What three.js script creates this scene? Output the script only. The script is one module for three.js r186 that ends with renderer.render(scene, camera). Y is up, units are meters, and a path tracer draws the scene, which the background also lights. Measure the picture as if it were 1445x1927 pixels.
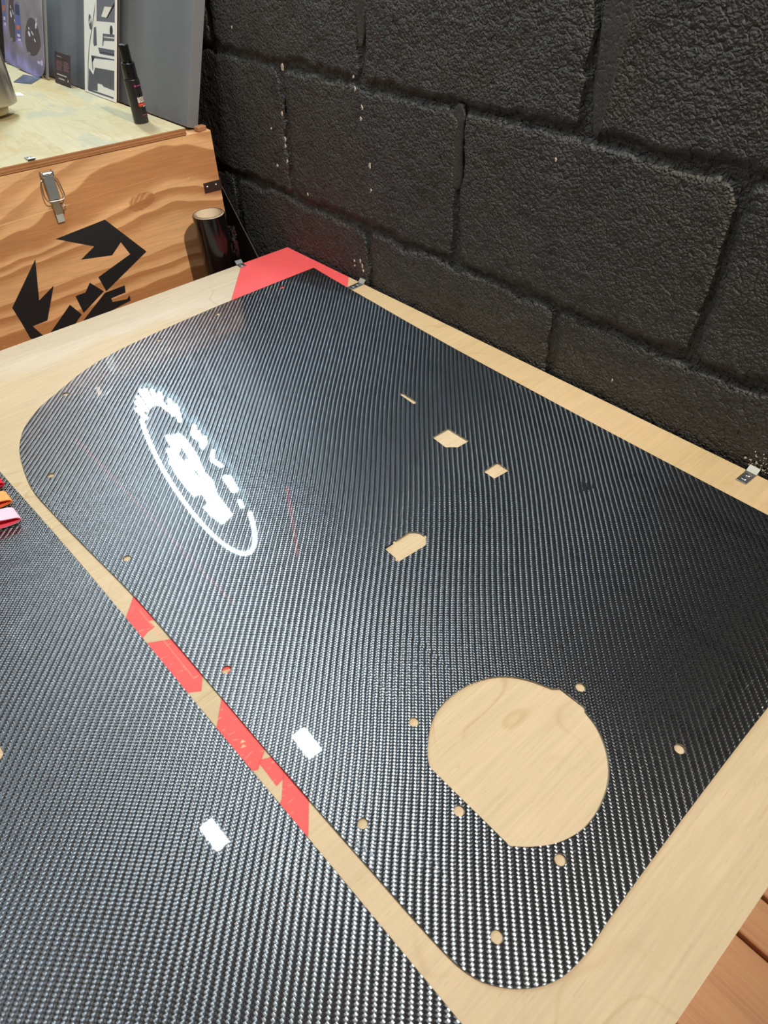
import * as THREE from 'three';
import { RoundedBoxGeometry } from 'three/addons/geometries/RoundedBoxGeometry.js';
import { TessellateModifier } from 'three/addons/modifiers/TessellateModifier.js';
import { mergeGeometries as mergeAll } from 'three/addons/utils/BufferGeometryUtils.js';
import { RectAreaLightUniformsLib } from 'three/addons/lights/RectAreaLightUniformsLib.js';

// ---------------------------------------------------------------- camera, light, exposure
// y = 0 is the plywood table-crate's top; its back corner at the wall is the origin; x runs along the wall, z out of it.
const scene = new THREE.Scene();
scene.background = new THREE.Color(0x000000);
const camera = new THREE.PerspectiveCamera(72.2285, 1445 / 1927, 0.02, 30);
{
  const right = new THREE.Vector3(0.66520529, -0.02871942, -0.74610798), down = new THREE.Vector3(0.49614889, -0.72974174, 0.47043945), fwd = new THREE.Vector3(-0.55797689, -0.68311945, -0.47117896);
  const m = new THREE.Matrix4().makeBasis(right, down.negate(), fwd.negate());
  camera.quaternion.setFromRotationMatrix(m);
  camera.position.set(1.0876448, 0.5249008, 0.7098337);
  camera.focus = 0.82; camera.userData.fStop = 16;
}
const renderer = new THREE.WebGLRenderer({ antialias: true });
renderer.toneMapping = THREE.LinearToneMapping;
renderer.toneMappingExposure = 0.575;
renderer.shadowMap.enabled = true;
RectAreaLightUniformsLib.init();

const FLOOR_Y = -0.5, CEIL_Y = 1.9;
const COOL = new THREE.Color().setRGB(0.80, 0.93, 1.0), WHITE = new THREE.Color().setRGB(0.95, 0.97, 1.0), NEUTRAL = new THREE.Color().setRGB(1.0, 0.90, 0.77);
// the two small floodlights whose glowing faces the carbon panels mirror
const FLOODS = [{ at: [0.162, 1.3, 0.2465], w: 0.086, d: 0.042, turn: -0.06 }, { at: [0.205, 1.3, 0.576], w: 0.079, d: 0.034, turn: 0.02 }];
const FLOOD_RADIANCE = 560;
// large unseen ceiling panels, added for general light and glints on the weave
const ADDED_CEILING_LAMPS = [{ at: [1.3, 1.84, 1.7], w: 0.6, d: 0.6, L: 3.5, c: NEUTRAL }, { at: [-0.8, 1.84, 1.5], w: 0.9, d: 0.6, L: 4.5, c: COOL }, { at: [0.2, 1.84, 1.95], w: 0.8, d: 0.6, L: 3, c: WHITE }];
// one track spotlight beyond the end of the low crate, aimed back at the tall crate
const SPOT = { at: [1.74, 1.83, 0.14], to: [-0.05, 0.0, 0.42], I: 26 };

// ---------------------------------------------------------------- helpers
function rng(seed) { let s = seed >>> 0; return () => { s = (s + 0x6d2b79f5) | 0; let t = Math.imul(s ^ (s >>> 15), 1 | s); t = (t + Math.imul(t ^ (t >>> 7), 61 | t)) ^ t; return ((t ^ (t >>> 14)) >>> 0) / 4294967296; }; }
const hash2 = (x, y, s) => { let h = Math.imul(x, 374761393) ^ Math.imul(y, 668265263) ^ Math.imul(s, 2147483647 ^ 0x5bd1e995); h = Math.imul(h ^ (h >>> 13), 1274126177); h ^= h >>> 16; return (h >>> 0) / 4294967296; };
function vnoise(x, y, s = 0, px = 0, py = 0) {
  const x0 = Math.floor(x), y0 = Math.floor(y), fx = x - x0, fy = y - y0, u = fx * fx * (3 - 2 * fx), v = fy * fy * (3 - 2 * fy);
  const w = (i, p) => (p ? ((i % p) + p) % p : i);
  const xa = w(x0, px), xb = w(x0 + 1, px), ya = w(y0, py), yb = w(y0 + 1, py);
  const a = hash2(xa, ya, s), b = hash2(xb, ya, s), c = hash2(xa, yb, s), d = hash2(xb, yb, s);
  return a + (b - a) * u + (c - a) * v + (a - b - c + d) * u * v;
}
function fbm(x, y, s = 0, oct = 4) { let a = 0.5, t = 0, n = 0; for (let i = 0; i < oct; i++) { t += a * vnoise(x, y, s + i * 17); n += a; x *= 2.03; y *= 2.03; a *= 0.5; } return t / n; }
const mergeGeometries = (a) => mergeAll(a.map((g) => (g.index ? g.toNonIndexed() : g)));
const clamp = (x, a = 0, b = 1) => Math.min(b, Math.max(a, x)), sstep = (a, b, x) => { const t = clamp((x - a) / (b - a)); return t * t * (3 - 2 * t); }, mix = (a, b, t) => a + (b - a) * t;
const mix3 = (a, b, t) => [mix(a[0], b[0], t), mix(a[1], b[1], t), mix(a[2], b[2], t)];

function canvasTex(w, h, perPixel, draw) {
  const c = document.createElement('canvas'); c.width = w; c.height = h;
  const g = c.getContext('2d');
  if (perPixel) {
    const im = g.createImageData(w, h);
    for (let y = 0, o = 0; y < h; y++) for (let x = 0; x < w; x++, o += 4) { const p = perPixel(x, y); im.data[o] = p[0]; im.data[o + 1] = p[1]; im.data[o + 2] = p[2]; im.data[o + 3] = 255; }
    g.putImageData(im, 0, 0);
  }
  if (draw) draw(g);
  const t = new THREE.CanvasTexture(c); t.colorSpace = THREE.SRGBColorSpace; t.wrapS = t.wrapT = THREE.RepeatWrapping;
  return t;
}
function dataTex(w, h, perPixel) {
  const d = new Uint8Array(w * h * 4);
  for (let y = 0, o = 0; y < h; y++) for (let x = 0; x < w; x++, o += 4) { const p = perPixel(x, y); d[o] = p[0]; d[o + 1] = p[1]; d[o + 2] = p[2]; d[o + 3] = 255; }
  const t = new THREE.DataTexture(d, w, h, THREE.RGBAFormat); t.wrapS = t.wrapT = THREE.RepeatWrapping; t.magFilter = t.minFilter = THREE.LinearFilter; t.needsUpdate = true;
  return t;
}
const std = (o) => new THREE.MeshStandardMaterial(o), phys = (o) => new THREE.MeshPhysicalMaterial(o);
const counts = {};
function numbered(n) { const k = counts[n] = (counts[n] ?? -1) + 1; return k ? n + '_' + String(k).padStart(3, '0') : n; }
function shadow(m) { m.castShadow = m.receiveShadow = true; return m; }
function mesh(name, geo, mat, parent) { const m = shadow(new THREE.Mesh(geo, mat)); m.name = parent ? name : numbered(name); (parent ?? scene).add(m); return m; }
function tag(o, label, category, group) { o.userData.label = label; o.userData.category = category; if (group) o.userData.group = group; return o; }
function thing(name, label, category, pos = [0, 0, 0], group) { const g = new THREE.Group(); g.name = numbered(name); g.position.set(...pos); scene.add(g); return tag(g, label, category, group); }
function part(name, parent, pos = [0, 0, 0]) { const g = new THREE.Group(); g.name = name; g.position.set(...pos); parent.add(g); return g; }
function struct(name, geo, mat) { const m = mesh(name, geo, mat); m.userData.kind = 'structure'; return m; }
function box(w, h, d, x, y, z, r = 0) { const g = r ? new RoundedBoxGeometry(w, h, d, 2, r) : new THREE.BoxGeometry(w, h, d); g.translate(x, y, z); return g; }
function setUV(geo, f) { const p = geo.attributes.position, n = geo.attributes.normal, uv = new Float32Array(p.count * 2); for (let i = 0; i < p.count; i++) { const r = f(p.getX(i), p.getY(i), p.getZ(i), n.getX(i), n.getY(i), n.getZ(i)); uv[2 * i] = r[0]; uv[2 * i + 1] = r[1]; } geo.setAttribute('uv', new THREE.BufferAttribute(uv, 2)); return geo; }
// flat outline (x, z) in metres -> plate lying between y0 and y0 + t
function plate(outline, holes, t, y0 = 0, bevel = 0) {
  const toShape = (pts, C) => { const s = new C(); pts.forEach(([x, z], i) => (i ? s.lineTo(x, -z) : s.moveTo(x, -z))); s.closePath(); return s; };
  const s = toShape(outline, THREE.Shape); for (const h of holes) s.holes.push(toShape(h, THREE.Path));
  const g = new THREE.ExtrudeGeometry(s, { depth: t - 2 * bevel, bevelEnabled: bevel > 0, bevelSize: bevel, bevelThickness: bevel, bevelOffset: -bevel, bevelSegments: 1, curveSegments: 8 });
  g.translate(0, 0, bevel); g.rotateX(-Math.PI / 2); g.translate(0, y0, 0);
  return g;
}
function smooth(pts, closed, n, tension = 0.5) { return new THREE.CatmullRomCurve3(pts.map(([x, z]) => new THREE.Vector3(x, 0, z)), closed, 'centripetal', tension).getPoints(n).map((v) => [v.x, v.z]); }
function circle(cx, cz, r, n = 20) { return Array.from({ length: n }, (_, i) => [cx + r * Math.cos((i / n) * 2 * Math.PI), cz + r * Math.sin((i / n) * 2 * Math.PI)]); }
function tube(pts, r, seg = 24, rad = 8, closed = false, type = 'centripetal') { return new THREE.TubeGeometry(new THREE.CatmullRomCurve3(pts.map((p) => new THREE.Vector3(...p)), closed, type), seg, r, rad, closed); }
function lathe(pts, n = 40) { return new THREE.LatheGeometry(pts.map(([r, y]) => new THREE.Vector2(r, y)), n); }

// ---------------------------------------------------------------- materials
// pale birch-faced plywood; grain runs along z. The red spray print of the crate's top is part of the map.
const TOP_X0 = -0.01, TOP_X1 = 1.13, TOP_Z0 = -0.01, TOP_Z1 = 1.25, TPX = 1560;
function birch(x, z, seed, base = [202, 181, 146]) {
  const f = x * 9 + fbm(x * 9, z * 5.5, seed, 3) * 9 + (fbm(x * 30, z * 18, seed + 5, 2) - 0.5) * 0.5;
  const ring = Math.abs(((f % 1) + 1) % 1 - 0.5) * 2, line = sstep(0.80, 1, ring) * sstep(0.36, 0.62, fbm(x * 8, z * 7, seed + 9, 2));
  const fib = vnoise(x * 900, z * 38, seed + 21) - 0.5, fib2 = vnoise(x * 330, z * 14, seed + 31) - 0.5, patch = fbm(x * 7, z * 5, seed + 40, 4) - 0.5, pore = vnoise(x * 1300, z * 90, seed + 51) > 0.93 ? 1 : 0;
  const v = 1 + fib * 0.05 + fib2 * 0.035 + patch * 0.11 - line * 0.055 - pore * 0.045;
  return [base[0] * v, base[1] * (v - line * 0.025 - 0.01 * patch), base[2] * (v - line * 0.07 + patch * 0.05)];
}
const RED_SHAPES = [
  [[-0.02, -0.02], [0.185, -0.02], [0.1788, 0.0019], [0.2017, 0.022], [0.31, 0.16], [0.21, 0.27], [0.1035, 0.188], [-0.0034, 0.097], [-0.02, 0.083]],
  [[0.5600, 0.594], [0.5788, 0.6064], [0.5983, 0.6242], [0.62, 0.645], [0.6335, 0.63], [0.6314, 0.6235], [0.629, 0.6185], [0.6281, 0.6108], [0.6171, 0.6116], [0.6205, 0.607], [0.645, 0.585], [0.63, 0.55]],
  [[0.6519, 0.606], [0.6415, 0.6234], [0.634, 0.64], [0.66, 0.66], [0.7131, 0.6231], [0.7190, 0.6144], [0.7064, 0.6058], [0.715, 0.5867], [0.719, 0.578], [0.72, 0.56], [0.69, 0.545]],
  [[0.7377, 0.605], [0.758, 0.6224], [0.78, 0.645], [0.80, 0.64], [0.8123, 0.6189], [0.8085, 0.6135], [0.8025, 0.6055], [0.79, 0.58], [0.76, 0.56], [0.719, 0.56], [0.7185, 0.5867]],
  [[0.8112, 0.6048], [0.8197, 0.6036], [0.83, 0.598], [0.8333, 0.6153], [0.809, 0.6146], [0.807, 0.6135]],
  [[0.8281, 0.6049], [0.8454, 0.6189], [0.855, 0.64], [0.90, 0.64], [0.8787, 0.6191], [0.8591, 0.6038], [0.84, 0.585], [0.82, 0.59]],
  [[0.8197, 0.6036], [0.8281, 0.5990], [0.8160, 0.5900], [0.8080, 0.5990]],
];
const topW = Math.round((TOP_X1 - TOP_X0) * TPX), topH = Math.round((TOP_Z1 - TOP_Z0) * TPX);
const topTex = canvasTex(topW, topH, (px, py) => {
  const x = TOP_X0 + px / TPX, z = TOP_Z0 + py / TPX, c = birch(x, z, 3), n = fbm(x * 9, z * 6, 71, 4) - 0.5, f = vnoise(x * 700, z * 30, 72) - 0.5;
  const grey = sstep(0.02, -0.03, x - 0.10 + n * 0.16 + f * 0.02), tan = sstep(0.012, -0.012, z - 0.062 + n * 0.05 + f * 0.012) * (1 - grey);   // cool light at the far end, warm along the wall, put into veneer colour
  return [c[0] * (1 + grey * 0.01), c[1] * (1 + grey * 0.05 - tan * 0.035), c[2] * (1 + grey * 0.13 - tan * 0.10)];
}, (g) => {
  const P = ([x, z]) => [(x - TOP_X0) * TPX, (z - TOP_Z0) * TPX], r = rng(9);
  RED_SHAPES.forEach((s, i) => {
    g.fillStyle = i ? 'rgba(250,86,84,0.95)' : 'rgba(236,82,84,0.94)'; g.beginPath(); s.forEach((p, k) => (k ? g.lineTo(...P(p)) : g.moveTo(...P(p)))); g.closePath(); g.fill();
    g.strokeStyle = 'rgba(190,40,42,0.55)'; g.lineWidth = 1.2; g.stroke();
  });
  // worn spots and scratches where bare wood shows through the red
  g.strokeStyle = 'rgba(240,150,120,0.8)'; g.lineWidth = 1.3; g.beginPath(); g.moveTo(...P([0.60, 0.6115])); g.lineTo(...P([0.705, 0.6125])); g.stroke();
  for (let i = 0; i < 90; i++) {
    const x = i < 55 ? 0.58 + r() * 0.30 : r() * 0.2, z = i < 55 ? 0.604 + r() * 0.018 : r() * 0.12, [a, b] = P([x, z]), ang = 1.2 + r() * 0.9, l = 2 + r() * 7;
    const d = g.getImageData(clamp(Math.round(a), 0, topW - 1), clamp(Math.round(b), 0, topH - 1), 1, 1).data; if (d[1] > 120) continue;
    g.strokeStyle = `rgba(243,${150 + r() * 50},${130 + r() * 30},${0.35 + r() * 0.5})`; g.lineWidth = 0.7 + r() * 0.9; g.beginPath(); g.moveTo(a, b); g.lineTo(a + Math.cos(ang) * l, b + Math.sin(ang) * l); g.stroke();
  }
  for (const [x, z] of [[0.782, 0.6135], [0.786, 0.6155]]) { const [a, b] = P([x, z]); g.fillStyle = 'rgba(232,190,140,0.95)'; g.beginPath(); g.moveTo(a, b); g.lineTo(a + 6, b - 2); g.lineTo(a + 3, b + 5); g.fill(); }
  // dark pencil tick marks and dents
  for (let i = 0; i < 60; i++) { const a = r() * topW, b = r() * topH, l = 3 + r() * 12, an = r() * 3; g.strokeStyle = `rgba(120,90,60,${0.08 + r() * 0.16})`; g.lineWidth = 0.8; g.beginPath(); g.moveTo(a, b); g.lineTo(a + Math.cos(an) * l, b + Math.sin(an) * l); g.stroke(); }
});
topTex.flipY = false; topTex.wrapS = topTex.wrapT = THREE.ClampToEdgeWrapping;
const grainBump = dataTex(512, 512, (x, y) => { const v = 128 + 70 * (vnoise(x / 2.2, y / 60, 5, 232, 8) - 0.5) + 50 * (vnoise(x / 7, y / 90, 8, 73, 5) - 0.5); return [v, v, v]; });
grainBump.repeat.set(6, 4);
const M = {
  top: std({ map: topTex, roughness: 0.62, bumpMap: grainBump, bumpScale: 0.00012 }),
  plyEdge: std({ color: 0xb98a58, roughness: 0.8 }),
  steel: std({ color: 0xc4c6c8, metalness: 1, roughness: 0.28 }),
  zinc: std({ color: 0xb9bcbc, metalness: 1, roughness: 0.36 }),
  darkZinc: std({ color: 0x6b6660, metalness: 1, roughness: 0.42 }),
  blackPlastic: phys({ color: 0x0b0b0c, roughness: 0.3, clearcoat: 0.5, clearcoatRoughness: 0.15 }),
  darkMetal: std({ color: 0x1a1a1c, metalness: 0.6, roughness: 0.5 }),
};

// pine plywood face of the tall crate, with the printed black scorpion; s runs along the face, y up
const S0 = -0.06, S1 = 0.66, Y0 = -0.34, Y1 = 0.20, FPX = 2500;
const arch = (s) => { const k = [[-0.1, -0.05], [-0.05, -0.024], [0.0, -0.006], [0.045, 0], [0.13, -0.012], [0.207, -0.033], [0.3, -0.062], [0.355, -0.087], [0.5, -0.11], [0.7, -0.10]]; for (let i = 1; i < k.length; i++) if (s <= k[i][0]) { const t = (s - k[i - 1][0]) / (k[i][0] - k[i - 1][0]); return mix(k[i - 1][1], k[i][1], t * t * (3 - 2 * t) * 0.6 + t * 0.4); } return -0.1; };
function pine(s, y, seed) {
  const low = sstep(0.12, -0.02, y), G = y - arch(s) * mix(1, 0.25, low) + (fbm(s * 7, y * 9, seed, 3) - 0.5) * 0.035 + (fbm(s * 26, y * 34, seed + 3, 2) - 0.5) * 0.006;
  let f = G * 24 + Math.sin(G * 60) * 0.35; const k = Math.floor(f); f -= k;
  const strength = 0.45 + 0.55 * hash2(k, 7, seed), late = sstep(0.12, 0.72, f) * (1 - sstep(0.93, 0.995, f)) * strength;
  const kx = (s - 0.099) / 0.026, ky = (y - 0.1035 + (s - 0.099) * 0.25) / 0.0135, kr = Math.sqrt(kx * kx + ky * ky) + (fbm(s * 90, y * 90, 31, 2) - 0.5) * 0.5, knot = (1 - sstep(0.85, 1.05, kr)) * (0.7 + 0.3 * Math.sin(kr * 9 + s * 500));
  const fib = vnoise(s * 60, y * 1500, seed + 11) - 0.5, fib2 = vnoise(s * 22, y * 420, seed + 12) - 0.5, patch = fbm(s * 6, y * 10, seed + 14, 3) - 0.5;
  const fleck = vnoise(s * 260, y * 900, seed + 15) > 0.955 && vnoise(s * 18, y * 26, seed + 16) > 0.56 ? 0.22 : 0;
  const c = mix3([228, 178, 126], [176, 118, 70], clamp(late * 0.9 + knot * 0.9)), v = 1 + fib * 0.07 + fib2 * 0.08 + patch * 0.14 + fleck;
  return [c[0] * v, c[1] * (v + fleck * 0.3), c[2] * (v + fleck * 0.5)];
}
const SCORPION = [
  [[0.2532, 0.0815], [0.1664, 0.0912], [0.111, 0.0214], [0.2002, -0.0258], [0.2058, 0.0022], [0.1408, 0.0248], [0.1509, 0.0487], [0.1718, 0.0315], [0.2248, 0.0388], [0.1966, 0.0538]],
  [[0.3562, -0.0056], [0.2943, 0.0593], [0.312, -0.0069], [0.2815, 0.0098], [0.3112, -0.0438], [0.3371, -0.0458], [0.3274, -0.066], [0.30, -0.095], [0.318, -0.115], [0.342, -0.0696], [0.3482, -0.0649], [0.3516, -0.0349]],
  [[0.335, -0.083], [0.267, -0.0294], [0.2533, -0.0523], [0.295, -0.085]],
  [[0.2533, -0.0178], [0.2351, -0.0168], [0.2229, -0.0027], [0.2042, -0.0245], [0.2495, -0.0508]],
  [[0.262, -0.0690], [0.2034, -0.0275], [0.1658, -0.0254], [0.1678, -0.0381], [0.1955, -0.0405], [0.1953, -0.0476], [0.1691, -0.0508], [0.1621, -0.0449], [0.1633, -0.0552], [0.205, -0.063], [0.20, -0.075], [0.172, -0.083], [0.168, -0.095], [0.23, -0.092]],
];
const faceW = Math.round((S1 - S0) * FPX), faceH = Math.round((Y1 - Y0) * FPX);
const faceTex = canvasTex(faceW, faceH, (px, py) => pine(S1 - px / FPX, Y1 - py / FPX, 61), (g) => {
  const P = ([s, y]) => [(S1 - s) * FPX, (Y1 - y) * FPX], r = rng(4);
  g.fillStyle = '#17181b'; for (const poly of SCORPION) { g.beginPath(); poly.forEach((p, i) => (i ? g.lineTo(...P(p)) : g.moveTo(...P(p)))); g.closePath(); g.fill(); }
  // rubbed places in the print
  for (let i = 0; i < 260; i++) {
    const s = 0.11 + r() * 0.26, y = -0.08 + r() * 0.13, [a, b] = P([s, y]), l = 4 + r() * 16; if (r() > 0.35 && y > -0.01) continue;
    const d = g.getImageData(Math.round(a), Math.round(b), 1, 1).data; if (d[0] > 60) continue;
    g.strokeStyle = `rgba(170,110,60,${0.1 + r() * 0.35})`; g.lineWidth = 0.5 + r() * 0.7; g.beginPath(); g.moveTo(a, b); g.lineTo(a + l, b - l * 0.3 + r() * 3); g.stroke();
  }
  // pale seam in the veneer
  const [a, b] = P([0.34, 0.121]), [c, d] = P([0.06, 0.136]); g.strokeStyle = 'rgba(240,205,150,0.75)'; g.lineWidth = 3; g.beginPath(); g.moveTo(a, b); g.lineTo(mix(a, c, 0.45), mix(b, d, 0.45)); g.stroke(); g.strokeStyle = 'rgba(240,205,150,0.3)'; g.lineWidth = 2; g.beginPath(); g.moveTo(mix(a, c, 0.45), mix(b, d, 0.45)); g.lineTo(c, d); g.stroke();
});
faceTex.wrapS = faceTex.wrapT = THREE.ClampToEdgeWrapping;
M.face = std({ map: faceTex, roughness: 0.58 });
M.pine = std({ map: canvasTex(512, 512, (px, py) => pine(px / 700, py / 900 - 0.3, 77)), roughness: 0.6 });
// lid of the tall crate: pale plywood with yellow and grey stains
const lidTex = canvasTex(1024, 1024, (px, py) => {
  const u = px / 1024, v = py / 1024, x = u * 0.95, z = v * 0.6;
  let c = birch(z, x, 21, [190, 176, 138]);
  const st = sstep(0.56, 0.72, fbm(x * 11, z * 17, 91, 4)), st2 = sstep(0.57, 0.68, fbm(x * 8 + 5, z * 22, 97, 4)), st3 = sstep(0.62, 0.7, fbm(x * 10 + 3, z * 30 + 9, 99, 4));
  const wear = 0.4 + 0.6 * vnoise(x * 160, z * 90, 93); c = mix3(c, [184, 158, 106], st * 0.6 * wear); c = mix3(c, [176, 150, 100], st2 * 0.55 * wear); c = mix3(c, [150, 154, 142], st3 * 0.5 * wear);
  return c;
}, (g) => { const r = rng(12); for (let i = 0; i < 14; i++) { const a = 600 + r() * 380, b = 60 + r() * 240; g.strokeStyle = `rgba(130,140,138,${0.1 + r() * 0.18})`; g.lineWidth = 1 + r() * 2; g.beginPath(); g.moveTo(a, b); g.quadraticCurveTo(a + 40, b + r() * 14, a + 60 + r() * 60, b + 10 + r() * 16); g.stroke(); } });
M.lid = std({ map: lidTex, roughness: 0.6 });
M.lidEdge = std({ map: canvasTex(256, 64, (px, py) => { const l = Math.floor(py / 13) % 2, n = vnoise(px / 30, py / 3, 5); const c = l ? [150, 98, 56] : [176, 122, 76]; return [c[0] * (0.9 + n * 0.2), c[1] * (0.9 + n * 0.2), c[2] * (0.9 + n * 0.2)]; }), roughness: 0.75 });

// carbon fibre: 2/2 twill of 2 mm tows under clear resin. One tile is 16 x 16 tows.
const TOW = 0.002, TN = 16, RES = 1024, PX = RES / TN;
const towTilt = Array.from({ length: 2 * TN }, (_, i) => hash2(i, 3, 5) - 0.5);
function weave(px, py) {
  const u = px / PX, v = py / PX, i = Math.floor(u), j = Math.floor(v), fu = u - i - 0.5, fv = v - j - 0.5, column = ((i + j) & 3) < 2;
  const p = column ? ((((v + i) % 4) + 4) % 4) / 2 : ((((u + j + 2) % 4) + 4) % 4) / 2, across = column ? fu : fv, strip = hash2(Math.floor((column ? u : v) * 14) % (14 * TN), (i + j) >> 2, column ? 11 : 12) - 0.5, tilt = towTilt[column ? i : TN + j];
  const edge = Math.abs(across) * 2, a = Math.sign(across) * Math.pow(edge, 2.5) * 0.35 + strip * 0.25 + tilt * 0.06, l = -Math.cos(Math.PI * clamp(p, 0, 1)) * 0.09 + Math.sign(p - 0.5) * Math.pow(Math.abs(p - 0.5) * 2, 6) * 0.14 + tilt * 0.02;
  return { column, nx: column ? a : l, ny: column ? l : a, gap: sstep(0.88, 1, edge), end: sstep(0.9, 1, Math.abs(p - 0.5) * 2), strip };
}
const weaveNormal = dataTex(RES, RES, (x, y) => { const w = weave(x + 0.5, y + 0.5), k = 1 / Math.hypot(w.nx, w.ny, 1); return [127.5 + 127.5 * w.nx * k, 127.5 + 127.5 * w.ny * k, 127.5 + 127.5 * k]; });
const weaveColor = dataTex(RES / 2, RES / 2, (x, y) => { const w = weave(2 * x + 1, 2 * y + 1), v = (134 + w.strip * 32) * (1 - 0.5 * Math.max(w.gap, w.end * 0.8)); return [v * 0.965, v, v * 1.03]; });
weaveColor.colorSpace = THREE.SRGBColorSpace;
const weaveMask = dataTex(RES, RES, (x, y) => { const w = weave(x + 0.5, y + 0.5), v = w.column ? 0 : 255; return [v, v, v]; });
// fibres gloss across their length: one material for the tows that run along z, one for those that run along x
const fibre = { color: 0xffffff, map: weaveColor, metalness: 1, roughness: 0.34, anisotropy: 1, normalMap: weaveNormal, clearcoat: 1, clearcoatRoughness: 0.02 };
M.carbon = phys({ ...fibre, anisotropyRotation: 0 });
M.carbonWeft = phys({ ...fibre, anisotropyRotation: Math.PI / 2, alphaMap: weaveMask, alphaTest: 0.5 });

// black masonry paint over rough concrete: pebbly relief with pits
const cells = (x, y, n, s) => { let f = 9; const X = x * n, Y = y * n, i = Math.floor(X), j = Math.floor(Y); for (let b = -1; b < 2; b++) for (let a = -1; a < 2; a++) { const ci = (((i + a) % n) + n) % n, cj = (((j + b) % n) + n) % n, dx = i + a + hash2(ci, cj, s) - X, dy = j + b + hash2(ci, cj, s + 1) - Y; f = Math.min(f, dx * dx + dy * dy); } return Math.sqrt(f); };
const rough = dataTex(1024, 1024, (x, y) => {
  const u = x / 1024, v = y / 1024, wu = u + (vnoise(u * 60, v * 60, 70, 60, 60) - 0.5) * 0.008, wv = v + (vnoise(u * 60, v * 60, 71, 60, 60) - 0.5) * 0.008;
  const a = 1 - clamp(cells(wu, wv, 62, 41)), b = 1 - clamp(cells(wu, wv, 118, 47)), c = vnoise(u * 210, v * 210, 64, 210, 210) - 0.5;
  const big = vnoise(u * 20, v * 20, 61, 20, 20) - 0.5, mid = vnoise(u * 44, v * 44, 62, 44, 44) - 0.5, pit = sstep(0.60, 0.80, cells(wu, wv, 46, 53));
  const q = clamp(0.38 + a * 0.34 + b * 0.2 + c * 0.07 + big * 0.16 + mid * 0.2 - pit * 0.55) * 255; return [q, q, q];
});
const paint = canvasTex(512, 512, (x, y) => { const n = fbm(x / 60, y / 60, 5, 4) - 0.5, m = vnoise(x / 3, y / 3, 6) - 0.5, t = fbm(x / 90 + 9, y / 90, 8, 2); const v = 66 + n * 18 + m * 10; return [v * mix(0.98, 1.03, t), v * mix(0.96, 0.99, t), v * mix(0.96, 0.87, t)]; });
const wallMat = (bump) => std({ map: paint, roughness: 0.62, bumpMap: rough, bumpScale: bump });
M.block = wallMat(0.006); M.mortar = wallMat(0.007); M.smear = wallMat(0.0009);

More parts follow.
